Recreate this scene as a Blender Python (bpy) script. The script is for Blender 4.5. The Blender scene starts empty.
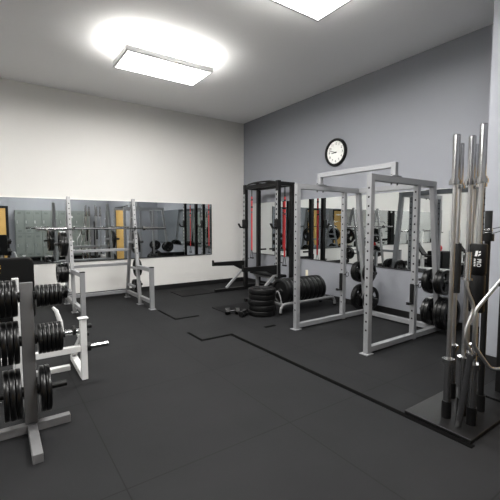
import bpy, math, random
from mathutils import Vector, Matrix
random.seed(7)
PI = math.pi
sc = bpy.context.scene
COL = sc.collection

# ------------------------------------------------------------------ materials
def mat(name, color, rough=0.5, metal=0.0, var=0.06, scale=18.0, bump=0.0, spec=0.5):
    m = bpy.data.materials.new(name); m.use_nodes = True
    nt = m.node_tree; b = nt.nodes['Principled BSDF']
    b.inputs['Roughness'].default_value = rough
    b.inputs['Metallic'].default_value = metal
    b.inputs['Specular IOR Level'].default_value = spec
    tc = nt.nodes.new('ShaderNodeTexCoord')
    nz = nt.nodes.new('ShaderNodeTexNoise'); nz.inputs['Scale'].default_value = scale; nz.inputs['Detail'].default_value = 4
    nt.links.new(tc.outputs['Object'], nz.inputs['Vector'])
    mx = nt.nodes.new('ShaderNodeMix'); mx.data_type = 'RGBA'
    c = Vector(color)
    mx.inputs[6].default_value = (*(c * (1 - var)), 1); mx.inputs[7].default_value = (*[min(1, x) for x in c * (1 + var)], 1)
    nt.links.new(nz.outputs['Fac'], mx.inputs[0]); nt.links.new(mx.outputs[2], b.inputs['Base Color'])
    if bump:
        bp = nt.nodes.new('ShaderNodeBump'); bp.inputs['Strength'].default_value = bump; bp.inputs['Distance'].default_value = 0.002
        nt.links.new(nz.outputs['Fac'], bp.inputs['Height']); nt.links.new(bp.outputs['Normal'], b.inputs['Normal'])
    return m

def emit_mat(name, color, strength):
    m = bpy.data.materials.new(name); m.use_nodes = True
    b = m.node_tree.nodes['Principled BSDF']
    b.inputs['Base Color'].default_value = (*color, 1)
    b.inputs['Emission Color'].default_value = (*color, 1)
    b.inputs['Emission Strength'].default_value = strength
    return m

def floor_mat():
    m = mat('rubber_floor', (.0095, .0097, .0104), .7, 0, .25, 160, .25, .12)
    nt = m.node_tree; b = nt.nodes['Principled BSDF']
    src = b.inputs['Base Color'].links[0].from_socket
    geo = nt.nodes.new('ShaderNodeNewGeometry'); sep = nt.nodes.new('ShaderNodeSeparateXYZ')
    nt.links.new(geo.outputs['Position'], sep.inputs[0])
    def M(op, a, c):
        n = nt.nodes.new('ShaderNodeMath'); n.operation = op
        for i, v in enumerate((a, c)):
            if v is None: continue
            if isinstance(v, (int, float)): n.inputs[i].default_value = v
            else: nt.links.new(v, n.inputs[i])
        return n.outputs[0]
    lines = []
    for ax, off, size in (('X', 3.61, 1.22), ('Y', 4.76, 1.22)):
        f = M('FRACT', M('DIVIDE', M('ADD', sep.outputs[ax], off + 24.4), size), None)
        lines.append(M('LESS_THAN', f, .006))
    ln = M('MAXIMUM', lines[0], lines[1])
    # broad worn / dusty patches
    n2 = nt.nodes.new('ShaderNodeTexNoise'); n2.inputs['Scale'].default_value = 2.2; n2.inputs['Detail'].default_value = 5
    nt.links.new(geo.outputs['Position'], n2.inputs['Vector'])
    dust = nt.nodes.new('ShaderNodeMix'); dust.data_type = 'RGBA'; dust.inputs[7].default_value = (.016, .0163, .0172, 1)
    nt.links.new(M('MULTIPLY', n2.outputs['Fac'], .85), dust.inputs[0]); nt.links.new(src, dust.inputs[6])
    mx = nt.nodes.new('ShaderNodeMix'); mx.data_type = 'RGBA'; mx.inputs[7].default_value = (.003, .003, .003, 1)
    nt.links.new(M('MULTIPLY', ln, .8), mx.inputs[0]); nt.links.new(dust.outputs[2], mx.inputs[6])
    nt.links.new(mx.outputs[2], b.inputs['Base Color'])
    return m

M_floor = floor_mat()
M_white = mat('white_wall_paint', (.64, .632, .61), .7, 0, .015, 6, .1)
M_blue = mat('blue_grey_wall_paint', (.245, .254, .28), .65, 0, .02, 6, .1)
M_ceil = mat('ceiling_tile', (.93, .93, .925), .8, 0, .02, 40, .1)
M_base = mat('black_rubber_base', (.005, .005, .0055), .5)
M_line = mat('black_seam', (.0015, .0015, .0015), .9, spec=.05)
M_mat = mat('dark_mat_rubber', (.006, .006, .0065), .7, 0, .2, 160, .2, .1)
M_mirror = mat('mirror_glass', (.70, .73, .735), .0, 1.0, .0, 2)
M_trim = mat('mirror_channel', (.72, .71, .68), .35, .2)
M_edge = mat('mirror_dark_edge', (.03, .03, .032), .3)
M_silver = mat('silver_powder_coat', (.22, .224, .232), .45, .15, .04, 60)
M_silver2 = mat('pale_grey_powder_coat', (.25, .252, .256), .42, .2, .04, 60)
M_white_steel = mat('white_powder_coat', (.62, .62, .615), .4, .0, .03, 60)
M_black = mat('black_powder_coat', (.0028, .0028, .003), .45, 0, .1, 60, spec=0.3)
M_hole = mat('hole_dark', (.004, .004, .004), .9)
M_gun = mat('grey_post_face', (.30, .305, .31), .4, .4, .05, 60)
M_treegrey = mat('grey_enamel', (.15, .15, .153), .45, .1, .05, 40)
M_chrome = mat('chrome', (.42, .42, .425), .15, 1.0, .03, 30)
M_steel = mat('brushed_steel', (.50, .50, .505), .3, 1.0, .04, 60)
M_dsteel = mat('dark_steel', (.06, .06, .062), .3, 1.0, .05, 60)
M_plate = mat('black_enamel_iron', (.0018, .0018, .002), .3, 0, .1, 40, spec=0.4)
M_bumper = mat('black_rubber_plate', (.0018, .0018, .002), .45, 0, .15, 60, spec=0.25)
M_hub = mat('plate_hub_steel', (.04, .04, .042), .35, .8, .05, 40)
M_pad = mat('black_vinyl', (.0028, .0028, .003), .55, 0, .08, 120, .2, spec=0.2)
M_foam = mat('black_foam', (.003, .003, .0033), .75, 0, .1, 150, .2)
M_red = mat('red_webbing', (.62, .02, .025), .55)
M_redp = mat('red_enamel', (.55, .015, .02), .35)
M_locker = mat('locker_grey_green', (.15, .17, .158), .45, .1, .03, 20)
M_lockdark = mat('locker_gap', (.02, .022, .021), .8)
M_tan = mat('tan_wood_door', (.55, .34, .10), .45, 0, .10, 9)
M_face = mat('clock_face_white', (.85, .85, .82), .5, 0, .01)
M_ink = mat('print_black', (.01, .01, .01), .6)
M_print = mat('print_white', (.75, .75, .75), .6)
M_orange = mat('print_orange', (.75, .42, .08), .6)
M_ivory = mat('ivory_plastic', (.72, .66, .52), .4)
M_lamp = emit_mat('lamp_diffuser', (1, .985, .95), 6.0)

# ------------------------------------------------------------------ mesh builder
class MB:
    def __init__(s): s.v = []; s.f = []; s.sm = []; s.mi = []
    def add(s, vs, fs, smooth=False, mi=0):
        o = len(s.v); s.v += [Vector(v) for v in vs]
        for i, f in enumerate(fs):
            s.f.append([o + k for k in f]); s.sm.append(smooth[i] if isinstance(smooth, list) else smooth); s.mi.append(mi)
        return s
    def box(s, lo, hi, mi=0):
        x0, y0, z0 = lo; x1, y1, z1 = hi
        vs = [(x0,y0,z0),(x1,y0,z0),(x1,y1,z0),(x0,y1,z0),(x0,y0,z1),(x1,y0,z1),(x1,y1,z1),(x0,y1,z1)]
        return s.add(vs, [(0,3,2,1),(4,5,6,7),(0,1,5,4),(1,2,6,5),(2,3,7,6),(3,0,4,7)], False, mi)
    def bar(s, a, b, w, h=None, up=(0,0,1), mi=0):
        """rectangular tube from a to b: w across, h along up"""
        h = h or w; a = Vector(a); b = Vector(b); d = (b - a).normalized(); u = Vector(up)
        if abs(d.dot(u)) > .98: u = Vector((0,1,0))
        sd = d.cross(u).normalized(); u = sd.cross(d).normalized()
        vs = []
        for p in (a, b):
            for i, j in ((-1,-1),(1,-1),(1,1),(-1,1)): vs.append(p + sd*(w/2*i) + u*(h/2*j))
        return s.add(vs, [(0,1,2,3),(7,6,5,4),(0,4,5,1),(1,5,6,2),(2,6,7,3),(3,7,4,0)], False, mi)
    def cyl(s, a, b, r, r2=None, n=20, mi=0):
        return s.tube([a, b], [r, r if r2 is None else r2], n, mi)
    def tube(s, pts, r, n=12, mi=0, closed=False):
        pts = [Vector(p) for p in pts]; k = len(pts)
        rs = r if isinstance(r, list) else [r]*k
        vs = []; prev = None
        for i, p in enumerate(pts):
            if closed: d = (pts[(i+1) % k] - pts[i-1]).normalized()
            elif i == 0: d = (pts[1]-p).normalized()
            elif i == k-1: d = (p-pts[i-1]).normalized()
            else: d = ((pts[i+1]-p).normalized() + (p-pts[i-1]).normalized()).normalized()
            if prev is None:
                u = Vector((0,0,1)) if abs(d.z) < .9 else Vector((0,1,0))
                u = (u - d*u.dot(d)).normalized()
            else:
                u = (prev - d*prev.dot(d)).normalized()
            prev = u; w = d.cross(u)
            for j in range(n):
                t = 2*PI*j/n; vs.append(p + (u*math.cos(t) + w*math.sin(t))*rs[i])
        fs = []; sm = []
        for i in range(k if closed else k-1):
            for j in range(n):
                a = i*n + j; b = i*n + (j+1) % n; i2 = ((i+1) % k)*n
                fs.append((a, b, i2 + (j+1) % n, i2 + j)); sm.append(True)
        if not closed:
            fs.append(tuple(reversed(range(n)))); fs.append(tuple(range((k-1)*n, k*n))); sm += [False, False]
        return s.add(vs, fs, sm, mi)
    def lathe(s, prof, n=40, mi=0, sharp=True):
        """closed profile [(r,z)] about Z"""
        k = len(prof); vs = []
        for j in range(n):
            t = 2*PI*j/n
            for r, z in prof: vs.append((r*math.cos(t), r*math.sin(t), z))
        fs = []
        for j in range(n):
            for i in range(k):
                a = j*k + i; b = j*k + (i+1) % k; j2 = ((j+1) % n)*k
                fs.append((a, j2 + i, j2 + (i+1) % k, b))
        return s.add(vs, fs, False if not sharp else 'auto' and True, mi)
    def sector(s, r0, r1, a0, a1, z0, z1, n=8):
        vs = []
        for i in range(n+1):
            t = a0 + (a1-a0)*i/n; c, q = math.cos(t), math.sin(t)
            vs += [(r0*c,r0*q,z0),(r1*c,r1*q,z0),(r1*c,r1*q,z1),(r0*c,r0*q,z1)]
        fs = []
        for i in range(n):
            a = 4*i; b = a+4
            for e in range(4): fs.append((a+e, b+e, b+(e+1) % 4, a+(e+1) % 4))
        fs += [(0,1,2,3), (4*n+3,4*n+2,4*n+1,4*n)]
        return s.add(vs, fs)
    def disc(s, c, nrm, r, n=10, mi=0):
        c = Vector(c); d = Vector(nrm).normalized(); u = Vector((0,0,1)) if abs(d.z) < .9 else Vector((1,0,0))
        w = d.cross(u).normalized(); u = w.cross(d)
        return s.add([c + u*(r*math.cos(2*PI*i/n)) - w*(-r*math.sin(2*PI*i/n)) for i in range(n)], [tuple(range(n))], False, mi)
    def prism(s, poly, z0, z1, axis='z', mi=0):
        n = len(poly)
        def P(a, b, c): return {'z': (a,b,c), 'y': (a,c,b), 'x': (c,a,b)}[axis]
        vs = [P(a,b,z0) for a, b in poly] + [P(a,b,z1) for a, b in poly]
        fs = [tuple(reversed(range(n))), tuple(range(n, 2*n))] + [(i, (i+1) % n, n+(i+1) % n, n+i) for i in range(n)]
        return s.add(vs, fs, False, mi)
    def xf(s, m):
        s.v = [m @ v for v in s.v]; return s
    def build(s, name, mats, parent=None, bevel=0.0, local=False):
        off = Vector((0,0,0))
        p = parent
        while p is not None and not local: off += p.location; p = p.parent
        me = bpy.data.meshes.new(name)
        me.from_pydata([tuple(v - off) for v in s.v], [], s.f)
        for m in (mats if isinstance(mats, (list, tuple)) else [mats]): me.materials.append(m)
        for p, q, mi in zip(me.polygons, s.sm, s.mi): p.use_smooth = bool(q); p.material_index = mi
        import bmesh
        bm = bmesh.new(); bm.from_mesh(me); 
        if len(s.f) > 6 or True: bmesh.ops.recalc_face_normals(bm, faces=bm.faces)
        bm.to_mesh(me); bm.free()
        if any(s.sm):
            me.set_sharp_from_angle(angle=math.radians(35))
        o = bpy.data.objects.new(name, me); COL.objects.link(o)
        if parent is not None: o.parent = parent
        if bevel:
            b = o.modifiers.new('edge', 'BEVEL'); b.width = bevel; b.segments = 2; b.limit_method = 'ANGLE'; b.angle_limit = math.radians(50)
        return o

def tag(o, label, cat, group=None):
    o['label'] = label; o['category'] = cat
    if group: o['group'] = group
    elif 'group' in o: del o['group']
    return o
def thing(name, label, cat, loc=(0,0,0), group=None):
    o = bpy.data.objects.new(name, None); COL.objects.link(o); o.location = loc
    o.empty_display_size = .1
    return tag(o, label, cat, group)
def struct(o): o['kind'] = 'structure'; return o
def dup(o, parent=None):
    c = o.copy(); COL.objects.link(c)
    if parent is not None: c.parent = parent
    for ch in [x for x in list(bpy.data.objects) if x.parent == o]: dup(ch, c)
    return c
def text(name, body, size, m, parent, mw, depth=.0006, align='CENTER'):
    cu = bpy.data.curves.new(name, 'FONT'); cu.body = body; cu.size = size; cu.extrude = depth
    cu.align_x = align; cu.align_y = 'CENTER'
    t = bpy.data.objects.new(name + '_src', cu); COL.objects.link(t)
    dg = bpy.context.evaluated_depsgraph_get()
    me = bpy.data.meshes.new_from_object(t.evaluated_get(dg)); me.name = name
    bpy.data.objects.remove(t)
    me.transform(mw); me.materials.clear(); me.materials.append(m)
    o = bpy.data.objects.new(name, me); COL.objects.link(o)
    if parent is not None: o.parent = parent
    return o

# ------------------------------------------------------------------ camera
PITCH = math.atan(26/365.)
r = Vector((.8207, -.573, 0)).normalized(); fh = Vector((-r.y, r.x, 0))
fw = fh*math.cos(PITCH) + Vector((0,0,-math.sin(PITCH))); up = r.cross(fw)
CAM = Vector((-5.38, -7.99, 1.5))
cd = bpy.data.cameras.new('camera'); cam = bpy.data.objects.new('camera', cd); COL.objects.link(cam)
cam.matrix_world = Matrix(((r.x, up.x, -fw.x, CAM.x), (r.y, up.y, -fw.y, CAM.y), (r.z, up.z, -fw.z, CAM.z), (0,0,0,1)))
cd.sensor_width = 36; cd.lens = 365/500*36; cd.clip_start = .05; cd.clip_end = 100
sc.camera = cam

# ------------------------------------------------------------------ room shell
H = 4.08; XL = -15.0; YB = -9.4; XJ = -1.1; YJ = -6.22
def sbox(name, lo, hi, m, bevel=0): return struct(MB().box(lo, hi).build(name, m, None, bevel))
sbox('floor', (XL-.1, YB-.1, -.1), (.1, .1, 0), M_floor)
sbox('ceiling', (XL-.1, YB-.1, H), (.1, .1, H+.1), M_ceil)
sbox('wall_left', (XL-.1, 0, 0), (.1, .12, H), M_white)
sbox('wall_right', (0, YJ, 0), (.12, 0, H), M_blue)
sbox('wall_right_near', (XJ, YB-.1, 0), (.12, YJ, H), M_blue)
sbox('wall_back', (XL-.1, YB-.12, 0), (XJ, YB, H), M_blue)
sbox('wall_far', (XL-.12, YB-.1, 0), (XL, .1, H), M_white)
sbox('baseboard_left', (XL, -.012, 0), (0, 0, .10), M_base)
sbox('baseboard_right', (-.012, YJ, 0), (0, -.012, .10), M_base)
sbox('baseboard_right_near', (XJ-.012, -6.65, 0), (XJ, YJ, .10), M_base)
sbox('baseboard_back', (-4.6, YB, 0), (XJ-.012, YB+.012, .10), M_base)

# doors (all reflected in the mirrors)
def door(name, lo, hi, normal):
    """flat tan door leaf with black frame on a wall; lo/hi = (a0,a1) along wall, normal 'y+' or 'x-'"""
    a0, a1 = lo; z1 = hi; fr = MB(); lf = MB()
    def bx(mb, u0, u1, d0, d1, z0, zz):
        if normal == 'y+': mb.box((u0, YB + d0, z0), (u1, YB + d1, zz))
        else: mb.box((XJ - d1, u0, z0), (XJ - d0, u1, zz))
    bx(fr, a0, a0+.09, 0, .05, 0, z1+.09); bx(fr, a1-.09, a1, 0, .05, 0, z1+.09); bx(fr, a0+.09, a1-.09, 0, .05, z1, z1+.09)
    bx(lf, a0+.09, a1-.09, 0, .03, .01, z1)
    d = struct(lf.build(name, M_tan)); struct(fr.build('door_frame', M_black, d, .004))
    mid = a0 + .18
    p = Vector((mid, YB+.03, 1.0)) if normal == 'y+' else Vector((XJ-.03, mid, 1.0))
    n = Vector((0,1,0)) if normal == 'y+' else Vector((-1,0,0)); a = Vector((1,0,0)) if normal == 'y+' else Vector((0,1,0))
    MB().cyl(p, p+n*.05, .012).cyl(p+n*.05, p+n*.05+a*.12, .010).build('door_handle', M_steel, d)
    return d
door('door_1', (-6.05, -4.92), 2.12, 'y+')
door('door_2', (-8.15, -6.75), 2.12, 'x-')
door('door_3', (-12.35, -11.25), 2.4, 'y+')
door('door_4', (-14.6, -13.7), 2.4, 'y+')

# mirrors
t = thing('wall_mirror', 'long wall mirror on the white wall with a pale top channel', 'mirror', (-5, 0, .75))
MB().box((-9.6, -.006, .755), (-.975, -.001, 1.985)).build('glass', M_mirror, t)
MB().box((-9.6, -.014, 1.985), (-.97, -.001, 2.012)).build('top_channel', M_trim, t)
MB().box((-9.6, -.012, .738), (-.97, -.001, .755)).build('bottom_channel', M_edge, t)
MB().box((-.975, -.010, .755), (-.962, -.001, 1.985)).build('end_edge', M_edge, t)
t = thing('wall_mirror', 'wall mirror on the blue-grey wall below the clock, behind the power rack', 'mirror', (0, -3.3, .77))
MB().box((-.006, YJ+.01, .775), (-.001, -.40, 2.015)).build('glass', M_mirror, t)
MB().box((-.012, YJ+.01, .758), (-.001, -.39, .775)).build('bottom_channel', M_edge, t)

# thick black gaps between the rubber floor sections
def strip(n, pts):
    mb = MB()
    for a, b in zip(pts, pts[1:]):
        x0, x1 = sorted((a[0], b[0])); y0, y1 = sorted((a[1], b[1])); h = .028 if x1-x0 > y1-y0 else .018
        mb.box((x0-(.018 if x1-x0 > y1-y0 else h), y0-h, .0002), (x1+(.018 if x1-x0 > y1-y0 else h), y1+h, .0035))
    return struct(mb.build('trim_%d' % n, M_line))
strip(1, [(-3.10, -1.95), (-3.10, -2.62)]); strip(2, [(-3.10, -2.672), (-2.71, -2.672)])
strip(3, [(-3.245, -3.45), (-3.245, -3.80)]); strip(4, [(-3.245, -3.848), (-2.79, -3.848)])
strip(5, [(-2.79, -3.90), (-2.805, -6.9)]); strip(6, [(-2.20, -3.835), (-2.04, -3.835)])
o = MB().box((-2.26, -1.085, 0), (-1.475, -.45, .012)).build('floor_mat', M_mat, None, .003)
tag(o, 'dark rubber mat on the floor under the black rack near the white wall', 'mat')
o = MB().box((-2.25, -2.87, 0), (-1.46, -2.32, .012)).build('floor_mat', M_mat, None, .003)
tag(o, 'dark rubber mat on the floor behind the dumbbells and the bumper plate stack', 'mat')

# outlet cover
t = thing('wall_outlet', 'small ivory outlet cover low on the blue-grey wall', 'outlet', (0, -2.39, .47))
MB().box((-.008, -2.425, .405), (0, -2.355, .53)).build('cover_plate', M_ivory, t, .002)
for z in (.44, .485): MB().box((-.011, -2.408, z), (-.008, -2.372, z+.03)).build('socket', M_ivory, t, .001)

# wall clock
CL = Vector((0, -3.15, 2.855)); R_ = .262
t = thing('wall_clock', 'round wall clock with black rim and white face', 'clock', CL)
Mx = Matrix.Translation((0,0,0)) @ Matrix.Rotation(-PI/2, 4, 'Y') @ Matrix.Rotation(PI/2, 4, 'Z') # local: +Z -> -X (into room)
def clk(mb): return mb.xf(Mx)
Rot = Matrix(((0,0,-1,0),(-1,0,0,0),(0,1,0,0),(0,0,0,1)))   # clock x -> -Y (viewer's right), y -> Z, z -> -X
mb = MB().lathe([(.212,.0),(R_,.0),(R_,.03),(R_-.012,.05),(.225,.052),(.212,.036)], 64); mb.xf(Rot); mb.build('rim', M_black, t, local=True)
mb = MB().cyl((0,0,.005), (0,0,.02), .214, n=64); mb.xf(Rot); fc = mb.build('face', M_face, t, local=True)
nm = MB()
mb = MB()
for i in range(60):
    a = 2*PI*i/60; l = .018 if i % 5 == 0 else .009; w = .004 if i % 5 == 0 else .0018
    p = Vector((math.sin(a), math.cos(a), 0))
    mb.bar(p*.203 + Vector((0,0,.0205)), p*(.203-l) + Vector((0,0,.0205)), w, .001)
mb.xf(Rot); mb.build('minute_mark', M_ink, fc, local=True)
for h in range(1, 13):
    a = 2*PI*h/12
    text('numeral_lettering', str(h), .062, M_ink, fc, Rot @ Matrix.Translation((.160*math.sin(a), .160*math.cos(a), .0205)))
def hand(nm, ang, L, w, z):
    d = Vector((math.sin(ang), math.cos(ang), 0))
    mb = MB().bar(d*-.03 + Vector((0,0,z)), d*L + Vector((0,0,z)), w, .002); mb.xf(Rot); mb.build(nm, M_ink, t, local=True)
hand('hour_hand', 2*PI*(8.8/12), .10, .014, .024)
hand('minute_hand', 2*PI*(48/60), .165, .010, .028)
mb = MB().cyl((0,0,.02), (0,0,.032), .012); mb.xf(Rot); mb.build('hub_cap', M_ink, t, local=True)

# ------------------------------------------------------------------ ceiling lights
def ceiling_light(x, y, E, label, uf=1.0, sx=1.25, sy=.62):
    t = thing('ceiling_light', label, 'light', (x, y, H), 'ceiling panel lights')
    Z = 3.86
    fr = MB()
    fr.box((x-sx/2-.03, y-sy/2-.03, Z-.05), (x+sx/2+.03, y-sy/2, Z+.02)).box((x-sx/2-.03, y+sy/2, Z-.05), (x+sx/2+.03, y+sy/2+.03, Z+.02))
    fr.box((x-sx/2-.03, y-sy/2, Z-.05), (x-sx/2, y+sy/2, Z+.02)).box((x+sx/2, y-sy/2, Z-.05), (x+sx/2+.03, y+sy/2, Z+.02))
    fr.build('frame', M_white_steel, t)
    MB().box((x-sx/2, y-sy/2, Z-.02), (x+sx/2, y+sy/2, Z)).build('diffuser', M_lamp, t)
    for dx in (-sx/2-.015, sx/2+.015):
        MB().cyl((x+dx, y, Z+.02), (x+dx, y, H), .006, n=8).build('suspension_rod', M_steel, t)
    for k, (dz, en) in enumerate(((-.045, E*1.3), (.03, E*UP_FILL*uf))):  # second lamp faces up, added to brighten the ceiling and fill the room
        ld = bpy.data.lights.new('lamp', 'AREA'); ld.shape = 'RECTANGLE'; ld.size = sx; ld.size_y = sy; ld.energy = en; ld.color = (1, .985, .96)
        lo = bpy.data.objects.new('lamp', ld); COL.objects.link(lo); lo.parent = t; lo.location = (0, 0, Z-H+dz)
        if k: lo.rotation_euler = (PI, 0, 0)
UP_FILL = .62  # share of energy given to the added upward fill lamp
LG = [(-3.2, -2.6, 92, 'ceiling panel light nearest the white wall and the corner', .62),
      (-7.2, -2.6, 60, 'second ceiling panel light along the white wall', .6),
      (-10.8, -2.6, 70, 'third ceiling panel light along the white wall'),
      (-2.9, -5.2, 88, 'ceiling panel light above the silver power rack', .4),
      (-6.6, -6.2, 50, 'ceiling panel light above the plate tree'),
      (-10.6, -6.4, 60, 'ceiling panel light far along the room'),
      (-3.6, -7.6, 86, 'ceiling panel light above the lockers'),
      (-13.4, -4.6, 60, 'ceiling panel light closest to the far end wall')]
for a in LG: ceiling_light(*a)

# ------------------------------------------------------------------ weight plates
def rim_profile(R, t, hole, solid=False):
    h = t/2
    if solid: side = [(hole, .9*h), (R-.004, .9*h), (R-.0015, h*.8), (R, h*.6)]; return side + [(a, -b) for a, b in reversed(side)]
    side = [(hole, .80*h), (.24*R, .80*h), (.27*R, .55*h), (.74*R, .55*h), (.79*R, h), (R-.008, h), (R-.003, h-.003), (R, h-.009)]
    return side + [(a, -b) for a, b in reversed(side)]
PROTO = {}
def make_plate(kind, R, t, m):
    hole = .0268; mb = MB()
    if kind == 'iron':       # three-grip iron plate, real openings
        h = t/2
        mb.lathe([(.74*R, h*.7), (.78*R, h), (R-.005, h), (R, h-.005), (R, -h+.005), (R-.005, -h), (.78*R, -h), (.74*R, -h*.7)], 44)
        mb.lathe([(hole, h*.9), (.30*R, h*.9), (.34*R, h*.5), (.34*R, -h*.5), (.30*R, -h*.9), (hole, -h*.9)], 32)
        for k in range(3):
            a = 2*PI*k/3; mb.sector(.33*R, .75*R, a-.62, a+.62, -h*.4, h*.4)
    else:
        mb.lathe(rim_profile(R, t, hole, kind == 'solid'), 48)
    o = mb.build('weight_plate' if kind != 'bumper' else 'bumper_plate', m)
    hb = MB().lathe([(hole-.0004, t*.46), (.046, t*.46), (.05, t*.43), (.05, -t*.43), (.046, -t*.46), (hole-.0004, -t*.46)], 28)
    if R > .12: hb.build('hub', M_hub, o)
    return o
def plate(kind, R, t, loc, axis, label, group=None, roll=0, cat='weight plate', m=None):
    key = (kind, R, t)
    if key not in PROTO:
        o = make_plate(kind, R, t, m or (M_bumper if kind == 'bumper' else M_plate)); PROTO[key] = o
    else: o = dup(PROTO[key])
    o.location = loc
    rot = {'x': Matrix.Rotation(PI/2, 4, 'Y'), 'y': Matrix.Rotation(-PI/2, 4, 'X'), 'z': Matrix.Identity(4)}[axis] @ Matrix.Rotation(roll, 4, 'Z')
    o.rotation_euler = rot.to_euler()
    return tag(o, label, cat, group)
ORD = ['first', 'second', 'third', 'fourth', 'fifth', 'sixth', 'seventh', 'eighth', 'ninth', 'tenth']

# ------------------------------------------------------------------ barbells
def make_barbell(name, label, L=2.2, sl=.42, m_shaft=M_steel, m_sleeve=M_chrome, rs=.0145, group=None, slt=None):
    t = thing(name, label, 'barbell', (0,0,0), group)
    MB().cyl((0,0,-L/2+sl), (0,0,L/2-sl), rs, n=16).build('shaft', m_shaft, t)
    for s in (-1, 1):
        q = MB()
        z0 = s*(L/2-sl); z1 = s*L/2 if s < 0 or slt is None else L/2-sl+slt
        q.cyl((0,0,z0), (0,0,z1), .025, n=24)
        o = q.build('sleeve', m_sleeve, t)
        MB().cyl((0,0,z0-s*.03), (0,0,z0), .042, n=24).cyl((0,0,z0), (0,0,z0+s*.016), .033, n=24).build('collar', m_sleeve, o)
        MB().cyl((0,0,z1), (0,0,z1+s*.003), .022, n=24).build('end_cap', M_dsteel, o)
    return t

# ------------------------------------------------------------------ silver power rack
def holes(mb, fixed, axis, z0, z1, step, r=.0125, other=0):
    pass
t = thing('power_rack', 'large silver-grey power rack with raised pull-up crossbar and holed uprights', 'power rack', (-1.1, -4.77, 0))
W = .063
YA, YB_ = -4.165, -5.375

XF, XM, XR = -1.90, -.93, -.34
for (yy, xm) in ((YA, -.93), (YB_, -.97)):
    for x, nm in ((XF, 'front_upright'), (xm, 'rear_upright')):
        mb = MB().box((x-W/2, yy-W/2, .008), (x+W/2, yy+W/2, 2.06 if x == XF else 1.985))
        z = .28
        while z < 1.93:
            mb.disc((x-W/2-.0006, yy, z), (-1,0,0), .0125, 12, 1)
            mb.disc((x+W/2+.0006, yy, z), (1,0,0), .0125, 12, 1)
            z += .1015
        u = mb.build(nm, [M_silver, M_hole], t)
        if x == XF:
            MB().box((x-.075, yy-.055, 0), (x+.055, yy+.055, .009)).build('foot_plate', M_silver, u, .002)
    MB().box((XF+W/2, yy-W/2, 1.985), (-.56, yy+W/2, 2.06)).build('top_beam', M_silver, t, .004)
    mb = MB().box((XF+W/2, yy-W/2, .02), (xm-W/2, yy+W/2, .085)); mb.build('base_beam', M_silver, t, .004)
    mb = MB().box((xm+W/2, yy-W/2, .02), (-.30, yy+W/2, .085)); mb.build('base_beam', M_silver, t, .004)
    mb = MB().bar((-.60, yy, 1.985), (-.345, yy, .085), W, .076, (1,0,0)); mb.build('angled_leg', M_silver, t, .004)
MB().box((-.638, YB_+W/2, 1.985), (-.562, YA-W/2, 2.06)).build('rear_top_beam', M_silver, t, .004)
MB().box((-.42, YB_+W/2, .02), (-.345, YA-W/2, .085)).build('rear_base_beam', M_silver, t, .004)
# raised pull-up bar
XP = -1.46
pb = MB().box((XP-.03, YA-.03, 2.072), (XP+.03, YA+.03, 2.23)).box((XP-.03, YB_-.03, 2.072), (XP+.03, YB_+.03, 2.23)).box((XP-.03, YB_+.03, 2.17), (XP+.03, YA-.03, 2.23))
pu = pb.build('pull_up_bar', M_silver, t, .004)
for yy in (YA, YB_):
    MB().box((XP-.09, yy-.04, 2.06), (XP+.09, yy+.04, 2.073)).build('bracket', M_silver, pu, .002)
    for dx in (-.06, .06): MB().cyl((XP+dx, yy, 1.96), (XP+dx, yy, 2.085), .009, n=8).build('bolt', M_black, pu)
# plate pegs with their plates
for (yy, nm) in ((YA, 'far'), (YB_, 'near')):
    for z in (.715, .285):
        xx = -.60 + .255*(1.985-z)/1.9
        for s in (-1, 1):
            MB().cyl((xx, yy+s*W/2, z), (xx, yy+s*(W/2+.215), z), .0232, n=18).build('weight_peg', M_dsteel, t)
            MB().cyl((xx, yy+s*W/2, z), (xx, yy+s*(W/2+.012), z), .04, n=18).build('peg_flange', M_silver, t)
# J-hooks / pins on the rear uprights
for yy, xm in ((YA, -.93), (YB_, -.97)):
    xo = xm - W/2
    jh = MB().box((xo-.03, yy-.022, .47), (xo-.001, yy+.022, .735)); j = jh.build('j_hook', M_black, t, .004)
    MB().box((xo-.11, yy-.02, .47), (xo-.03, yy+.02, .49)).box((xo-.11, yy-.02, .49), (xo-.09, yy+.02, .505)).build('hook_lip', M_black, j, .004)
    ring = [Vector((xm+.02, yy-W/2-.035, .72)) + Vector((.0, -.0, 0)) + Vector((.035*math.cos(a), -.0, .035*math.sin(a))) for a in [2*PI*i/16 for i in range(16)]]
    MB().tube(ring, .005, 8, closed=True).cyl((xm-.015, yy-W/2-.0, .72), (xm-.015, yy-W/2-.035, .72), .007, n=8).build('pull_ring', M_black, j)
def rackplates(yy, s, z, specs, where):
    xx = -.60 + .255*(1.985-z)/1.9
    y = yy + s*(W/2+.014 + (.05 if (yy == YA and s < 0) else 0))
    n = len(specs)
    for i, (kind, R, tk) in enumerate(specs):
        yc = y + s*tk/2; y += s*(tk+.002)
        pos = '' if n == 1 else ((', inner' if i == 0 else ', outer') if n == 2 else ', ' + ORD[i])
        plate(kind, R, tk, (xx, yc, z - .0026), 'y', where + pos, roll=.5+.7*i)
rackplates(YA, 1, .715, [('iron', .175, .05), ('iron', .165, .04)], 'black plate, upper outer peg of the power rack leg by the bumper row')
rackplates(YA, -1, .715, [('iron', .165, .035)], 'black spoked plate, upper inner peg of the power rack leg by the bumper row')
rackplates(YA, 1, .285, [('iron', .225, .052), ('iron', .205, .04)], 'large black plate, lower outer peg of the power rack leg by the bumper row')
rackplates(YA, -1, .285, [('iron', .195, .035)], 'black spoked plate, lower inner peg of the power rack leg by the bumper row')
rackplates(YB_, 1, .715, [('iron', .175, .045), ('iron', .165, .035)], 'black plate, upper inner peg of the power rack leg by the barbells')
rackplates(YB_, -1, .715, [('iron', .175, .05), ('iron', .175, .05)], 'black plate, upper outer peg of the power rack leg by the barbells')
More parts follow.
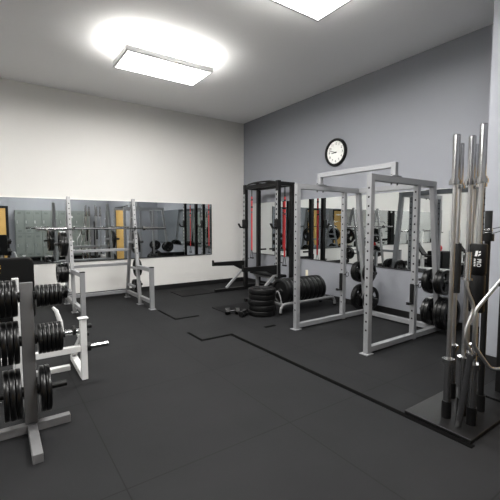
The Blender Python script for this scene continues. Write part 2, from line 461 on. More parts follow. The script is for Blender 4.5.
rackplates(YB_, 1, .285, [('iron', .195, .05), ('iron', .195, .045)], 'black plate, lower inner peg of the power rack leg by the barbells')
rackplates(YB_, -1, .285, [('iron', .225, .052), ('iron', .225, .052), ('iron', .225, .052)], 'large black plate, lower outer peg of the power rack leg by the barbells')

# ------------------------------------------------------------------ black half rack in the corner
t = thing('half_rack', 'tall black half rack with spotter arms in the room corner', 'power rack', (-.55, -1.63, 0))
XF2, XB2, Y1, Y2 = -.655, -.285, -1.045, -2.22; W2 = .08; ZT = 2.38
for yy in (Y1, Y2):
    u = MB().box((XF2-W2/2, yy-W2/2, .0), (XF2+W2/2, yy+W2/2, ZT)).build('front_upright', M_black, t, .003)
    fs = MB().box((XF2-W2/2-.004, yy-.036, .42), (XF2-W2/2, yy+.036, 2.17))
    z = .5
    while z < 2.14:
        c = Vector((XF2-W2/2-.0046, yy, z)); a = .017
        fs.add([c+Vector((0,-a,-a*1.3)), c+Vector((0,a,-a*1.3)), c+Vector((0,a,a*1.3)), c+Vector((0,-a,a*1.3))], [(0,1,2,3)], False, 1)
        z += .1
    fs.build('hole_strip', [M_gun, M_hole], u)
    MB().box((XB2-W2/2, yy-W2/2, .0), (XB2+W2/2, yy+W2/2, ZT-.02)).build('rear_upright', M_black, t, .003)
    MB().box((XF2+W2/2, yy-.035, ZT-.10), (XB2-W2/2, yy+.035, ZT-.02)).build('top_beam', M_black, t, .003)
    MB().box((XF2+W2/2, yy-.035, .03), (XB2-W2/2, yy+.035, .11)).build('base_beam', M_black, t, .003)
    # foot with brace
    ft = MB().box((-1.47, yy-.035, .0), (XF2-W2/2, yy+.035, .065)).build('foot', M_black, t, .004)
    MB().bar((-1.18, yy, .075), (XF2-W2/2-.01, yy, .50), .05, .045).build('brace', M_gun, ft, .004)
    # spotter arm
    xs = XF2-W2/2-.005
    zt, zb = .665, .585
    poly = [(xs, zt), (-1.50, zt), (-1.50, zt+.045), (-1.525, zt+.045), (-1.525, zb), (-1.45, zb), (xs-.28, zb-.02), (xs-.10, zb-.11), (xs, zb-.11)]
    mb = MB().prism(poly, yy-.028, yy+.028, 'y'); a = mb.build('spotter_arm', M_black, t, .003)
    MB().box((xs-.0, yy-.062, .46), (XF2+.02, yy-.041, .70)).box((xs, yy+.041, .46), (XF2+.02, yy+.062, .70)).build('arm_bracket', M_black, a, .003)
    # j-hook
    j = MB().box((xs-.012, yy-.06, 1.40), (xs, yy+.06, 1.60)).box((xs-.012, yy-.062, 1.40), (XF2+.03, yy-.041, 1.60)).build('j_hook', M_black, t, .003)
    MB().bar((xs-.005, yy, 1.43), (xs-.10, yy, 1.42), .05, .03).bar((xs-.09, yy, 1.415), (xs-.15, yy, 1.51), .05, .025).build('hook_lip', M_black, j, .003)
    MB().cyl((XF2, yy-W2/2, .72), (XF2, yy-W2/2-.09, .72), .011, n=10).build('pin', M_black, t)
MB().box((XF2-.03, Y2+W2/2, ZT-.10), (XF2+.03, Y1-W2/2, ZT-.02)).build('front_crossbeam', M_black, t, .003)
MB().box((XB2-.03, Y2+W2/2, ZT-.10), (XB2+.03, Y1-W2/2, ZT-.03)).build('rear_crossbeam', M_black, t, .003)
MB().box((XB2-.03, Y2+W2/2, .03), (XB2+.03, Y1-W2/2, .11)).build('base_crossbeam', M_black, t, .003)
pts = [(-.66, Y1-.06, ZT-.03), (-.72, Y1-.22, ZT-.005), (-.75, Y1-.45, ZT+.005), (-.75, Y2+.45, ZT+.005), (-.72, Y2+.22, ZT+.0), (-.66, Y2+.06, ZT-.03)]
g = MB().tube(pts, .018, 12).build('pull_up_bar', M_black, t)
for yy in (-1.45, -1.82): MB().cyl((-.75, yy, ZT+.005), (-.45, yy, ZT-.0), .016, n=10).cyl((-.45, yy, ZT), (XB2, yy, ZT-.04), .016, n=10).build('grip_handle', M_black, g)
for yy in (Y1, Y2):
    for z in (.35, .9):
        MB().cyl((XB2+W2/2, yy, z), (XB2+W2/2+.18, yy, z), .02, n=12).build('band_peg', M_black, t)

def band(y, ztop, label):
    b = thing('suspension_strap', label, 'strap', (-.48, y, .8))
    MB().tube([(-.48, y, ZT-.102), (-.48, y, ztop)], .011, 8).build('anchor_cord', M_black, b)
    zs = [(ztop, ztop-.06), (ztop-.09, ztop-.22), (ztop-.26, ztop-.34), (ztop-.37, ztop-1.24)]
    st = MB()
    for a, c in zs: st.box((-.484, y-.022, c), (-.476, y+.022, a))
    st.build('red_webbing', M_red, b)
    MB().box((-.4815, y-.016, ztop-1.24), (-.4785, y+.016, ztop)).build('backing_strap', M_black, b)
    for za, zc in ((.26, .22), (.09, .06)): MB().box((-.490, y-.024, ztop-za), (-.470, y+.024, ztop-zc)).build('buckle', M_black, b, .003)
    hp = [(-.48, y-.055*1, ztop-1.42), (-.48, y-.012, ztop-1.24), (-.48, y+.012, ztop-1.24), (-.48, y+.055, ztop-1.42)]
    MB().tube(hp, .006, 8).build('handle_loop', M_black, b)
    MB().cyl((-.48, y-.06, ztop-1.42), (-.48, y+.06, ztop-1.42), .015, n=12).build('grip', M_foam, b)
band(Y1, 2.13, 'red and black suspension strap hanging in the half rack beside the white wall')
band(Y2, 2.06, 'red and black suspension strap hanging in the half rack beside the power rack')

# low flat bench inside the half rack
t = thing('flat_bench', 'low black flat bench standing inside the black half rack', 'bench', (-.46, -1.63, 0))
mb = MB().box((-.60, -2.14, .37), (-.345, -1.12, .43)); mb.build('pad', M_pad, t, .018)
MB().box((-.50, -2.10, .31), (-.44, -1.16, .37)).build('spine', M_treegrey, t, .004)
for yy in (-2.05, -1.25):
    MB().box((-.50, yy-.03, .03), (-.44, yy+.03, .31)).box((-.60, yy-.03, .112 if False else .0), (-.345, yy+.03, .03)).build('leg', M_treegrey, t, .003)

# ------------------------------------------------------------------ bumper plate stack on the floor
z = 0.0
hs = [.088, .088, .092, .088, .085]
pos = ['lowest', 'second from the floor', 'middle', 'second from the top', 'topmost']
for i, h in enumerate(hs):
    plate('bumper', .226, h, (-1.785 + [.0, .006, -.010, .008, .0][i], -3.185 + [.0, -.008, .006, .004, -.006][i], z + h/2 + i*.0004), 'z',
          'black bumper plate lying in the floor stack of five, %s' % pos[i], 'stacked bumper plates on the floor', roll=i)
    z += h

# two small dumbbells beside the stack
def dumbbell(c, ang, L, R, label):
    t = thing('hex_dumbbell', label, 'dumbbell', c)
    rot = Matrix.Rotation(ang, 4, 'Z')
    def hexhead(x0, x1):
        mb = MB(); n = 6; prof = [(x0, R*.82), (x0+.014, R), (x1-.014, R), (x1, R*.82)]
        vs = []
        for x, rr in prof:
            for k in range(6):
                a = PI/3*k; vs.append((x, rr*math.cos(a), rr*math.sin(a)))
        fs = [tuple(reversed(range(6))), tuple(range(18, 24))]
        for i in range(3):
            for k in range(6): fs.append((i*6+k, i*6+(k+1) % 6, (i+1)*6+(k+1) % 6, (i+1)*6+k))
        mb.add(vs, fs); return mb.xf(rot)
    hexhead(-L/2, -L/2+.085).build('head', M_bumper, t, local=True)
    hexhead(L/2-.085, L/2).build('head', M_bumper, t, local=True)
    mb = MB().tube([(-L/2+.08,0,0), (-.03,0,0), (0,0,0), (.03,0,0), (L/2-.08,0,0)], [.013,.0145,.017,.0145,.013], 14); mb.xf(rot)
    mb.build('handle', M_dsteel, t, local=True)
dumbbell((-2.20, -2.93, .0515+.012), -.45, .25, .0595, 'small black hex dumbbell on the floor, further from the bumper stack')
dumbbell((-2.11, -3.125, .0515), .5, .19, .0595, 'small black hex dumbbell on the floor, touching distance from the bumper stack')

# ------------------------------------------------------------------ horizontal bumper plate rack
t = thing('bumper_rack', 'low silver-grey floor rack holding a row of upright bumper plates', 'plate rack', (-.87, -3.22, 0))
for yy in (-3.40, -3.04):
    pts = [(-1.56, yy, .022), (-1.555, yy, .09), (-1.52, yy, .145), (-1.46, yy, .165), (-.37, yy, .165), (-.30, yy, .145), (-.265, yy, .09), (-.26, yy, .022)]
    MB().tube(pts, .024, 12).build('rail', M_silver2, t)
    for x in (-1.56, -.26): MB().cyl((x, yy, 0), (x, yy, .03), .030, n=12).build('foot_cap', M_black, t)
for x in (-1.478, -.42): MB().box((x-.03, -3.40, .135), (x+.03, -3.04, .165)).build('cross_plate', M_silver2, t, .003)
for x in (-1.478, -.44):
    br = [(x, -3.22+a, b) for a, b in ((-.11, .165), (-.07, .28), (-.03, .345), (0, .36), (.03, .345), (.07, .28), (.11, .165))]
    MB().tube(br, .011, 10).build('end_bracket', M_silver2, t)
x = -1.30
tks = [.085, .085, .065, .065, .062, .085, .085, .09, .085, .07]
x = -1.435
for i, tk in enumerate(tks):
    # plates sit down between the two round rails
    R = .226; zc = .165 + math.sqrt((R+.024)**2 - .18**2) + .0015
    plate('bumper', R, tk, (x + tk/2, -3.22, zc), 'x',
          'black bumper plate in the low floor rack, %s from the floor stack end' % ORD[i], 'upright bumper plates in the low rack', roll=i*.4)
    x += tk + .014

# ------------------------------------------------------------------ squat rack by the white wall
t = thing('squat_rack', 'pale grey squat rack with leaning uprights against the white wall mirror', 'squat rack', (-3.76, -1.1, 0))
SL, SR = -4.32, -3.20
def lean_y(z): return -1.27 + .30*z/1.97
for sx in (SL, SR):
    out = -1 if sx == SL else 1; sq = sx + .04
    mb = MB().bar((sx, lean_y(0.008), .008), (sx, lean_y(1.97), 1.97), .055, .06, (0,1,0))
    z = .95
    n = Vector((0, -1, .152)).normalized()
    while z < 1.9:
        c = Vector((sx, lean_y(z), z)) + n*.0316; mb.disc(c, n, .011, 10, 1); z += .09
    u = mb.build('front_upright', [M_silver2, M_hole], t)
    MB().box((sx-.05, -1.33, 0), (sx+.05, -1.20, .008)).build('foot_plate', M_silver2, u, .002)
    rl = MB().bar((sx, -.45, .01), (sx, -.935, 1.90), .055, .055, (0,1,0)).build('rear_upright', M_silver, t, .003)
    MB().box((sx-.05, -.52, 0), (sx+.05, -.40, .01)).build('foot_plate', M_silver2, rl, .002)
    MB().bar((sq, -1.80, .13), (sx, -.45, .13), .06, .06).build('base_beam', M_silver2, t, .003)
    sp = MB().box((sq-.034, -1.834, .008), (sq+.034, -1.766, .735)).build('spotter_post', M_silver, t, .003)
    MB().box((sq-.05, -1.87, 0), (sq+.05, -1.73, .009)).build('foot_plate', M_silver2, sp, .002)
    sa = MB().bar((sq, -1.766, .695), (sx+.005, lean_y(.70)-.03, .695), .062, .066).build('spotter_arm', M_silver, t, .003)
    MB().box((sq-.036, -1.836, .735), (sq+.036, -1.764, .75)).build('end_cap', M_black, sa, .002)
    # J hook cradling the bar
    yb = lean_y(1.41)
    hk = MB().tube([(sx+out*-.045, yb+.01, 1.36), (sx+out*-.045, yb-.05, 1.365), (sx+out*-.045, yb-.11, 1.378), (sx+out*-.045, yb-.145, 1.41), (sx+out*-.045, yb-.155, 1.46)], .012, 10).build('bar_hook', M_chrome, t)
    for z in (1.05, 1.2, 1.62): MB().tube([(sx-out*.03, lean_y(z), z), (sx-out*.055, lean_y(z), z)], .009, 8).build('peg_stop', M_steel, t)
    for z, yy in ((1.15, -.85), (.65, -.90), (.29, -.75)):
        MB().cyl((sx+out*.028, yy, z), (sx+out*.22, yy, z), .0232, n=16).build('weight_peg', M_dsteel, t)
        MB().box((sx-.028, yy-.20, z-.02), (sx+.028, yy+.14, z+.02)).build('peg_beam', M_silver, t, .002)
for z in (1.0, .71):
    yy = -.45 - .485*z/1.9
    MB().box((SL+.028, yy-.027, z-.025), (SR-.028, yy+.027, z+.025)).build('rear_crossbar', M_silver, t, .003)
MB().box((SL+.03, -.50, .10), (SR-.03, -.44, .16)).build('base_crossbar', M_silver, t, .003)

# bar on the hooks
yb = lean_y(1.41) - .115
b = make_barbell('barbell', 'long steel barbell resting across the hooks of the squat rack', 2.2, .42, M_dsteel, M_chrome)
b.rotation_euler = (0, PI/2, 0); b.location = (-3.735, yb+.015, 1.418)

def sqplates(sx, z, yy, specs, where):
    out = -1 if sx == SL else 1
    x = sx + out*.040
    for i, (k, R, tk) in enumerate(specs):
        n = len(specs)
        pos = '' if n == 1 else ', ' + ORD[i]
        plate(k, R, tk, (x+out*tk/2, yy, z-.0026), 'x', where + pos, roll=i*.8); x += out*(tk+.002)
sqplates(SL, 1.15, -.85, [('iron', .222, .05), ('iron', .222, .05)], 'large black plate, top peg, squat rack end facing the plate tree')
sqplates(SL, .65, -.90, [('iron', .175, .055), ('iron', .175, .055), ('iron', .165, .05)], 'black plate, middle peg, squat rack end facing the plate tree')
sqplates(SL, .29, -.75, [('iron', .115, .035), ('iron', .115, .035), ('iron', .09, .03)], 'small black plate, bottom peg, squat rack end facing the plate tree')
sqplates(SR, 1.15, -.85, [('iron', .222, .05)], 'large black plate, top peg, squat rack end facing the room corner')
sqplates(SR, .65, -.90, [('iron', .175, .045), ('iron', .165, .035)], 'black plate, middle peg, squat rack end facing the room corner')
sqplates(SR, .29, -.75, [('iron', .115, .035), ('iron', .115, .035), ('iron', .115, .035), ('iron', .09, .03)], 'small black plate, bottom peg, squat rack end facing the room corner')

# ------------------------------------------------------------------ plate tree close to the camera
TX, TY = -5.215, -4.985
t = thing('plate_tree', 'grey upright plate tree with pegs loaded with small black plates', 'plate tree', (TX, TY, 0))
MB().box((TX-.042, TY-.012, .06), (TX+.040, TY+.012, 1.088)).build('post', M_treegrey, t, .004)
MB().box((TX-.25, TY-.03, 0), (TX+.25, TY+.03, .06)).build('base_foot', M_treegrey, t, .004)
MB().box((TX-.03, TY+.03, 0), (TX+.03, TY+.45, .06)).box((TX-.03, TY-.45, 0), (TX+.03, TY-.03, .06)).build('base_foot', M_treegrey, t, .004)
lev = [(.985, .080, 6, .027, .128, 4, .036), (.672, .108, 6, .026, .150, 4, .036), (.30, .165, 2, .034, .175, 3, .036)]
nmz = ['top', 'middle', 'bottom']
for li, (z, Rr, nr, tr, Rl, nl, tl) in enumerate(lev):
    for s in (-1, 1):
        L = .30
        MB().cyl((TX+s*.042, TY, z), (TX+s*(.042+L if s < 0 else .235), TY, z), .0225, n=24).build('weight_peg', M_black, t)
        MB().cyl((TX+s*.042, TY, z), (TX+s*.052, TY, z), .036, n=18).build('peg_flange', M_black, t)
        R, n, tk = (Rr, nr, tr) if s > 0 else (Rl, nl, tl)
        x = TX + s*.056
        for i in range(n):
            rr = R - (.004 if (s > 0 and i == 2) else 0)
            plate('solid', R, tk, (x + s*tk/2, TY, z-.0026), 'x',
                  'small black plate, %s peg of the plate tree, %s, %s from the post' % (nmz[li], 'longer row' if s > 0 else 'shorter row', ORD[i]), None, roll=i*.5)
            x += s*(tk+.0003)

# ------------------------------------------------------------------ white press bench behind the tree
t = thing('press_bench', 'white framed press bench with black back pad behind the plate tree', 'bench', (-5.2, -4.1, 0))
BY = -4.24
MB().box((-5.28, BY-.025, .0), (-5.228, BY+.03, 1.03)).build('back_post', M_white_steel, t, .004)
# pad seen from the back: rounded slab
def rounded(w0, w1, z0, z1, rr, n=6):
    p = []
    for cx, cz, a0 in ((w1-rr, z1-rr, 0), (w0+rr, z1-rr, PI/2), (w0+rr, z0+rr, PI), (w1-rr, z0+rr, 3*PI/2)):
        for i in range(n+1):
            a = a0 + PI/2*i/n; p.append((cx+rr*math.cos(a), cz+rr*math.sin(a)))
    return p
pd = MB().prism(rounded(-5.405, -5.105, .64, 1.205, .055), BY+.03, BY+.10, 'y').build('back_pad', M_pad, t, .012)
lg = MB()
lg.bar((-5.395, BY+.0285, 1.145), (-5.355, BY+.0285, 1.115), .012, .002, (0,1,0)); lg.bar((-5.355, BY+.0285, 1.145), (-5.395, BY+.0285, 1.115), .012, .002, (0,1,0))
lg.bar((-5.395, BY+.0285, 1.09), (-5.36, BY+.0285, 1.075), .012, .002, (0,1,0))
lg.build('pad_print', M_orange, pd)
MB().box((-5.36, BY+.02, 1.10), (-5.15, BY+.03, 1.16)).build('pad_bracket', M_black, t, .002) if False else None
MB().cyl((-5.13, BY+.0295, 1.185), (-5.13, BY+.024, 1.185), .006, n=10).build('pad_rivet', M_chrome, pd)
MB().prism(rounded(-5.40, -5.11, BY+.16, BY+.62, .05), .42, .49, 'z').build('seat_pad', M_pad, t, .012)
MB().box((-5.285, BY+.03, .35), (-5.225, BY+.60, .41)).build('seat_rail', M_white_steel, t, .004)
MB().box((-5.285, BY+.56, .0), (-5.225, BY+.62, .35)).build('seat_post', M_white_steel, t, .004)
for sx in (-4.722, -5.79):
    o_ = 1 if sx > -5.2 else -1
    sp = MB().box((sx-.028, BY-.03, .0), (sx+.028, BY+.03, .595)).build('storage_post', M_white_steel, t, .004)
    MB().box((sx-.045, BY-.04, .595), (sx+.045, BY+.04, .605)).build('post_cap', M_white_steel, sp, .002)
    MB().box((min(sx, -5.255)+.03, BY-.028, .28), (max(sx, -5.255)-.03, BY+.028, .338)).build('cross_beam', M_white_steel, t, .004)
    MB().box((sx-.03, BY+.03, .0), (sx+.03, BY+.62, .06)).build('base_rail', M_white_steel, t, .004)
    pg = MB().cyl((sx+o_*.028, BY, .31), (sx+o_*.225, BY, .31), .0235, n=20).build('weight_peg', M_chrome, t)
    MB().cyl((sx+o_*.028, BY, .31), (sx+o_*.062, BY, .31), .042, n=20).build('peg_flange', M_black, pg)
    for yy, zz in ((BY+.06, .50), (BY+.20, .385)):
        MB().box((sx-.02, BY+.03, zz-.02), (sx+.02, yy+.02, zz+.02)).build('peg_bracket', M_white_steel, t, .003)
        MB().cyl((sx+o_*.02, yy, zz), (sx+o_*.075, yy, zz), .018, n=16).cyl((sx+o_*.06, yy, zz), (sx+o_*.085, yy, zz), .024, n=16).build('band_peg', M_black, t)
    MB().bar((sx, BY+.03, .42), (sx, BY+.60, .06), .05, .05).build('brace', M_white_steel, t, .004)
    hp = MB().cyl((sx-o_*.02, BY+.06, .462), (sx-o_*.17, BY+.06, .462), .028, n=18).build('chrome_roller', M_chrome, t)
    MB().cyl((sx-o_*.06, BY+.06, .475), (sx-o_*.085, BY+.06, .475), .05, n=18).build('roller_stop', M_black, hp)
MB().tube([(-4.94, BY+.02, .31), (-4.905, BY+.03, .46), (-4.91, BY+.04, .58), (-4.94, BY+.05, .69), (-4.968, BY+.06, .725)], [.024, .024, .022, .018, .012], 14).build('side_handle', M_white_steel, t)
MB().box((-5.225, BY+.30, .0), (-4.80, BY+.36, .05)).build('base_cross', M_white_steel, t, .004)

# ------------------------------------------------------------------ barbell holder and bars standing in it
def ray_at(px, py, D): return CAM + r*((px-250)/365*D) - up*((py-250)/365*D) + fw*D
bars = [(452.6, 2.70, 2.2, 'steel barbell standing nearest the power rack in the bar holder', .0155),
        (457.0, 3.02, 2.2, 'steel barbell wearing a slim black foam pad, in the bar holder', .0145),
        (467.9, 2.74, 2.2, 'steel barbell standing behind the curl bar in the middle of the holder', .0150),
        (471.4, 3.06, 2.2, 'shaded steel barbell at the rear of the holder middle', .0145),
        (478.7, 2.60, 2.2, 'tallest looking steel barbell, wearing the thick black pad with white print', .0165),
        (478.2, 2.88, 2.2, 'steel barbell half hidden behind the one with the thick printed pad', .0145)]
HB = []
for px, D, L, lab, rs in bars:
    p = ray_at(px, 250, D); HB.append((p.x, p.y))
ax = ray_at(487.2, 250, 2.80); AX = (ax.x, ax.y)
ez = ray_at(465.5, 250, 2.56); EZ = (ez.x, ez.y)
cx = sum(p[0] for p in HB)/6; cy = sum(p[1] for p in HB)/6
t = thing('barbell_holder', 'black floor stand with upright tubes holding the standing barbells', 'bar holder', (cx, cy, 0))
xs = [p[0] for p in HB+[AX, EZ]]; ys = [p[1] for p in HB+[AX, EZ]]
MB().prism([(min(xs)-.10, min(ys)-.10), (max(xs)+.10, min(ys)-.10), (max(xs)+.10, max(ys)+.10), (min(xs)-.10, max(ys)+.10)], 0, .03, 'z').build('base_plate', M_black, t, .004)
for (x, y) in HB + [AX]:
    mb = MB().lathe([(.0275, .03), (.0335, .03), (.0335, .16), (.0275, .16)], 20); mb.xf(Matrix.Translation((x, y, 0))); mb.build('tube', M_black, t)
for i, (px, D, L, lab, rs) in enumerate(bars):
    b = make_barbell('barbell', lab, L, .42, M_steel, M_chrome, rs, None, [.325, .33, .325, .33, .375, .40][i])
    b.location = (HB[i][0], HB[i][1], 1.1 + .037)
# slim foam pad on bar 1
x, y = HB[1]
mb = MB().lathe([(.0152, .93), (.032, .93), (.034, .94), (.034, 1.33), (.032, 1.34), (.0152, 1.34)], 24); mb.xf(Matrix.Translation((x, y, 0)))
o = mb.build('bar_pad', M_foam); tag(o, 'slim black foam bar pad around a standing barbell', 'bar pad')
# thick printed pad on bar 4
x, y = HB[4]
t = thing('bar_pad', 'thick black bar pad with white logo and lettering on a standing barbell', 'bar pad', (x, y, .9))
mb = MB().lathe([(.0172, 1.14), (.046, 1.14), (.052, 1.15), (.056, 1.35), (.05, 1.36), (.0172, 1.36)], 32); mb.xf(Matrix.Translation((x, y, 0))); up_ = mb.build('upper_sleeve', M_pad, t)
mb = MB().lathe([(.0172, .87), (.046, .87), (.05, .88), (.049, 1.13), (.043, 1.14), (.0172, 1.14)], 32); mb.xf(Matrix.Translation((x, y, 0))); mb.build('lower_sleeve', M_pad, t)
dv = Vector((CAM.x-x, CAM.y-y, 0)).normalized(); sd = Vector((-dv.y, dv.x, 0))   # sd: viewer's right
def curve_print(o, R, a_off):
    """wrap a flat print (local x = round the pad, y = up) onto the pad"""
    for v in o.data.vertices:
        a = v.co.x/R + a_off; rr = R + .0008 + v.co.z
        d = dv*math.cos(a) + sd*math.sin(a)
        v.co = Vector((d.x*rr, d.y*rr, v.co.y + 1.25 - .9))
R90 = Matrix.Rotation(-PI/2, 4, 'Z')
o = text('lettering', 'PRO', .037, M_print, up_, Matrix.Translation((.010, -.022, 0)) @ Matrix.Diagonal((1, .8, 1, 1)) @ R90); curve_print(o, .0562, -.12)
o.parent = up_; o.location = Vector((x, y, .9)) - t.location
lm = MB().prism([(-.016, .024), (-.001, .024), (.005, .062), (-.010, .062)], 0, .0006, 'z').prism([(.004, .024), (.020, .034), (.020, .044), (.006, .037)], 0, .0006, 'z').prism([(.007, .046), (.020, .052), (.020, .061), (.009, .058)], 0, .0006, 'z')
o = lm.build('logo', M_print, up_, local=True); curve_print(o, .0562, -.12)
lm = MB()
for k in range(5): lm.prism([(-.020, .006-.0115*k), (-.009, .006-.0115*k), (-.009, 0-.0115*k), (-.020, 0-.0115*k)], 0, .0006, 'z')
o = lm.build('small_print', M_print, up_, local=True); curve_print(o, .0562, -.12)

# black axle bar with spring clip
x, y = AX
t = thing('axle_bar', 'black fat axle bar standing closest to the blue-grey side wall', 'barbell', (x, y, 0))
MB().cyl((x, y, .035), (x, y, 1.385), .0215, n=24).build('shaft', M_black, t)
MB().cyl((x, y, 1.385), (x, y, 1.60), .0255, n=24).build('sleeve', M_foam, t)
MB().cyl((x, y, 1.37), (x, y, 1.425), .042, n=28).build('collar', M_black, t)
c = thing('spring_clip', 'chrome spring clip around the black axle bar above its collar', 'spring clip', (x, y, 1.44))
hel = []
for i in range(61):
    a = 2*PI*i/20; hel.append((x+.030*math.cos(a), y+.030*math.sin(a), 1.430 + .036*i/60))
MB().tube(hel, .0032, 6).build('coil', M_chrome, c)
e0 = Vector(hel[0]); e1 = Vector(hel[-1])
MB().tube([e0, e0 + r*.03 + Vector((0,0,.0)), e0 + r*.10 + Vector((0,0,.02))], .0032, 6).tube([e1, e1 + r*.03, e1 + r*.10 + Vector((0,0,.014))], .0032, 6).build('prong', M_chrome, c)

# EZ curl bar
t = thing('curl_bar', 'chrome zigzag curl bar standing among the straight barbells', 'curl bar', (EZ[0], EZ[1], 0))
def ep(px, py): return Vector(ray_at(px, py, 2.50))
s0 = ep(468.5, 252); s1 = ep(467, 278)
MB().cyl(s1, s0, .0215, n=20).build('sleeve', M_chrome, t)
MB().cyl(s1 + (s1-s0).normalized()*.014, s1, .033, n=20).build('collar', M_chrome, t)
MB().tube([s1, ep(466.5, 286), ep(468.5, 294), ep(472, 302), ep(473.6, 309), ep(471, 317), ep(466.5, 328), ep(465, 339), ep(467.5, 346), ep(471, 353)], .0135, 14).build('bent_shaft', M_steel, t)
b0 = ep(471, 353); b1 = Vector((EZ[0], EZ[1], .042))
MB().cyl(b0, b0 + (b1-b0).normalized()*.03, .03, n=20).build('collar', M_chrome, t)
MB().cyl(b0 + (b1-b0).normalized()*.03, b1, .0215, n=20).build('sleeve', M_chrome, t)

# hex trap bar
P0 = Vector(ray_at(474.6, 328, 2.36)); u_ = r; v_ = Vector((0,0,1))
def hx(u, v): return P0 + u_*u + v_*v
t = thing('trap_bar', 'chrome hexagonal trap bar standing upright beside the barbells', 'trap bar', (hx(.3, 0).x, hx(.3, 0).y, 0))
hexp = [hx(0, .115), hx(0, -.115), hx(.115, -.275), hx(.56, -.25), hx(.68, .10), hx(.38, .60)]
path = []
for i in range(6):
    a, b_, c_ = hexp[i-1], hexp[i], hexp[(i+1) % 6]
    d1 = (a-b_).normalized()*.03; d2 = (c_-b_).normalized()*.03
    path += [b_+d1, b_ + (d1+d2)*.25, b_+d2]
MB().tube(path, .0115, 14, closed=True).build('hex_frame', M_steel, t)
MB().cyl(hx(.135, .285), hx(.62, .285), .014, n=14).build('grip', M_foam, t)
MB().cyl(hx(.30, -.262), Vector((hx(.30,0).x, hx(.30,0).y, .0)), .0245, n=20).build('sleeve', M_chrome, t)
MB().cyl(hx(.38, .60), hx(.38, .93), .0245, n=20).build('sleeve', M_chrome, t)

# black stand only just in view by the near wall
t = thing('equipment_stand', 'narrow black equipment stand at the edge of view beside the blue-grey side wall', 'stand', (-1.75, -6.73, 0))
MB().box((-1.80, -6.78, .02), (-1.70, -6.655, 1.34)).build('post', M_black, t, .006)
MB().box((-1.95, -6.90, 0), (-1.55, -6.55, .02)).build('base_plate', M_black, t, .004)
for z in (.5, .8, 1.1): MB().cyl((-1.75, -6.78, z), (-1.75, -6.92, z), .012, n=12).build('peg', M_steel, t)

# ------------------------------------------------------------------ lockers behind the camera, seen in the mirror
def locker(x0, ncol, label):
    t = thing('locker_unit', label, 'locker', (x0 + ncol*.15, -9.2, 0), 'grey-green locker units')
    w = .305; yf = -9.03
    MB().box((x0, YB+.01, .17), (x0+ncol*w, yf-.02, 2.05)).build('carcass', M_locker, t)
    for k in (.04, ncol*w-.08):
        MB().box((x0+k, YB+.05, 0), (x0+k+.04, yf-.04, .17)).build('leg', M_locker, t)
    for c in range(ncol):
        for zz in (0, 1):
            a = x0 + c*w; z0 = .19 + zz*.93; z1 = z0 + .91
            d = MB().box((a+.008, yf-.02, z0), (a+w-.008, yf, z1)).build('door', M_locker, t, .003)
            vt = MB()
            for k in range(3):
                for q in (z0+.07, z1-.13): vt.box((a+.09, yf, q+k*.025), (a+w-.09, yf+.002, q+k*.025+.008))
            vt.build('vent', M_lockdark, d)
            MB().box((a+.05, yf, z0+.40), (a+.085, yf+.012, z0+.52)).build('handle', M_steel, d)
locker(-4.72, 3, 'grey-green two-tier locker unit with legs, closest to the tan door')
locker(-3.80, 3, 'grey-green two-tier locker unit with legs, middle of the row of three')
locker(-2.88, 3, 'grey-green two-tier locker unit with legs, furthest from the tan door')

# ------------------------------------------------------------------ machines further along the room, seen only in the mirrors
t = thing('cable_tower', 'tall black cable machine tower beside the white wall, seen in the mirror', 'cable machine', (-7.85, -.95, 0))
MB().box((-8.05, -1.15, .0), (-7.65, -.65, .09)).build('base', M_black, t, .006)
for x in (-8.0, -7.72): MB().box((x-.03, -.98, .09), (x+.03, -.90, 2.02)).build('upright', M_black, t, .004)
MB().box((-8.03, -1.0, 2.02), (-7.69, -.88, 2.10)).build('top_beam', M_black, t, .004)
MB().box((-7.96, -.985, .12), (-7.76, -.895, .92)).build('weight_stack', M_plate, t, .004)
MB().box((-7.98, -1.02, .75), (-7.74, -.87, 1.95)).build('shroud', M_black, t, .004)
MB().tube([(-7.86, -1.12, 2.0), (-7.86, -1.12, 1.2)], .006, 8).build('cable', M_dsteel, t)
MB().cyl((-7.98, -1.12, 1.2), (-7.74, -1.12, 1.2), .014, n=12).build('cable_bar', M_chrome, t)
o = MB().box((-7.56, -1.62, 0), (-7.04, -1.08, .56)).build('jump_box', M_pad, None, .012)
tag(o, 'black padded jump box beside the cable tower, seen in the mirror', 'jump box')
KZ = .562
t = thing('kettlebell', 'red kettlebell on the black jump box, seen in the mirror', 'kettlebell', (-7.3, -1.35, KZ))
MB().tube([(-7.3, -1.35, KZ), (-7.3, -1.35, KZ+.02), (-7.3, -1.35, KZ+.08), (-7.3, -1.35, KZ+.14), (-7.3, -1.35, KZ+.19), (-7.3, -1.35, KZ+.21)], [.06, .085, .11, .105, .07, .04], 20).build('body', M_redp, t)
MB().tube([(-7.37, -1.35, KZ+.18), (-7.375, -1.35, KZ+.24), (-7.34, -1.35, KZ+.285), (-7.26, -1.35, KZ+.285), (-7.225, -1.35, KZ+.24), (-7.23, -1.35, KZ+.18)], .016, 10).build('handle', M_redp, t)

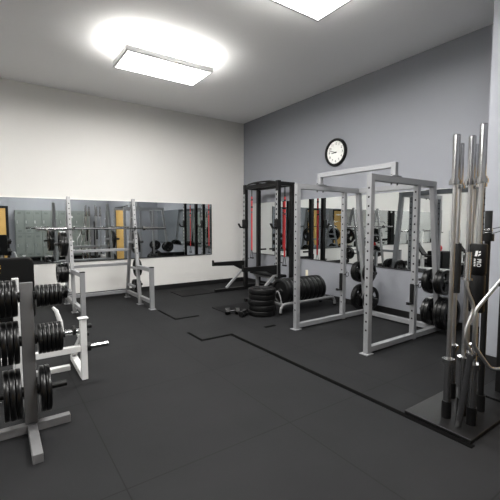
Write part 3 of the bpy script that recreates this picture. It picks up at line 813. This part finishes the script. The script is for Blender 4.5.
def gym_bench(x, y, label, m=M_white_steel, inc=.6):
    t = thing('incline_bench', label, 'bench', (x, y, 0))
    MB().box((x-.13, y-.2, .40), (x+.13, y+.2, .46)).build('seat_pad', M_pad, t, .015)
    mb = MB().bar((x, y+.24, .46), (x, y+.24+.75*math.cos(inc+.3), .46+.75*math.sin(inc+.3)), .27, .06).build('back_pad', M_pad, t, .015)
    MB().box((x-.03, y-.6, .0), (x+.03, y+.8, .06)).build('base_rail', m, t, .004)
    for yy in (y-.15, y+.3): MB().box((x-.03, yy-.03, .06), (x+.03, yy+.03, .40)).build('leg', m, t, .004)
    for yy in (y-.6, y+.8): MB().box((x-.3, yy-.03, .0), (x+.3, yy+.03, .06)).build('foot', m, t, .004)
    for s in (-1, 1): MB().box((x+s*.39-.03, y+.55, .0), (x+s*.39+.03, y+.61, 1.25)).build('upright', m, t, .004)
    MB().box((x-.36, y+.55, .55), (x+.36, y+.61, .61)).build('crossbar', m, t, .004)
def pulldown(x, y, label):
    t = thing('pulldown_machine', label, 'cable machine', (x, y, 0))
    m = M_white_steel
    for s in (-1, 1): MB().box((x+s*.22-.03, y-.03, .06), (x+s*.22+.03, y+.03, 2.0)).build('upright', m, t, .004)
    MB().box((x-.25, y-1.05, 1.94), (x+.25, y-.97, 2.0)).box((x-.03, y-.98, 1.94), (x+.03, y+.03, 2.0)).box((x-.19, y-.03, 1.94), (x+.19, y+.03, 2.0)).build('top_arm', m, t, .004)
    MB().box((x-.30, y-.05, 0), (x+.30, y+.05, .06)).box((x-.03, y-1.1, 0), (x+.03, y-.05, .06)).build('base', m, t, .004)
    MB().box((x-.16, y-.02, .10), (x+.16, y+.02, .95)).build('weight_stack', M_plate, t, .004)
    MB().box((x-.13, y-1.0, .44), (x+.13, y-.62, .51)).build('seat', M_pad, t, .015)
    MB().box((x-.03, y-.85, .06), (x+.03, y-.79, .44)).build('seat_post', m, t, .004)
    MB().cyl((x-.24, y-.60, .66), (x+.24, y-.60, .66), .06, n=20).build('knee_roller', M_pad, t)
    MB().box((x-.03, y-.63, .06), (x+.03, y-.57, .60)).build('roller_post', m, t, .004)
    MB().cyl((x, y-1.0, 1.94), (x, y-1.0, 1.62), .006, n=8).build('cable', M_dsteel, t)
    MB().tube([(x-.55, y-1.0, 1.52), (x-.38, y-1.0, 1.62), (x+.38, y-1.0, 1.62), (x+.55, y-1.0, 1.52)], .014, 10).build('pull_bar', M_chrome, t)
pulldown(-9.0, -3.6, 'white framed pulldown machine out on the floor beyond the plate tree, seen in the mirror')
pulldown(-11.9, -3.4, 'white framed pulldown machine deep in the room, seen in the mirror')
gym_bench(-6.4, -1.6, 'white framed incline bench beyond the squat rack, seen in the mirror')
gym_bench(-9.3, -1.5, 'white framed incline bench past the cable tower, seen in the mirror')
gym_bench(-11.3, -1.6, 'white framed incline bench farthest along the white wall, seen in the mirror')
b = make_barbell('barbell', 'steel barbell on the incline bench beyond the squat rack, seen in the mirror', 1.8)
b.rotation_euler = (0, PI/2, 0); b.location = (-6.4, -1.02, 1.25+.0155)
# ------------------------------------------------------------------ world + look
w = bpy.data.worlds.new('world'); sc.world = w; w.use_nodes = True
w.node_tree.nodes['Background'].inputs[0].default_value = (.9, .93, 1, 1); w.node_tree.nodes['Background'].inputs[1].default_value = .1
sc.view_settings.view_transform = 'Standard'; sc.view_settings.look = 'None'
sc.view_settings.exposure = 0.0
sc.cycles.max_bounces = 10; sc.cycles.glossy_bounces = 6; sc.cycles.diffuse_bounces = 5
try: sc.cycles.use_denoising = True
except Exception: pass
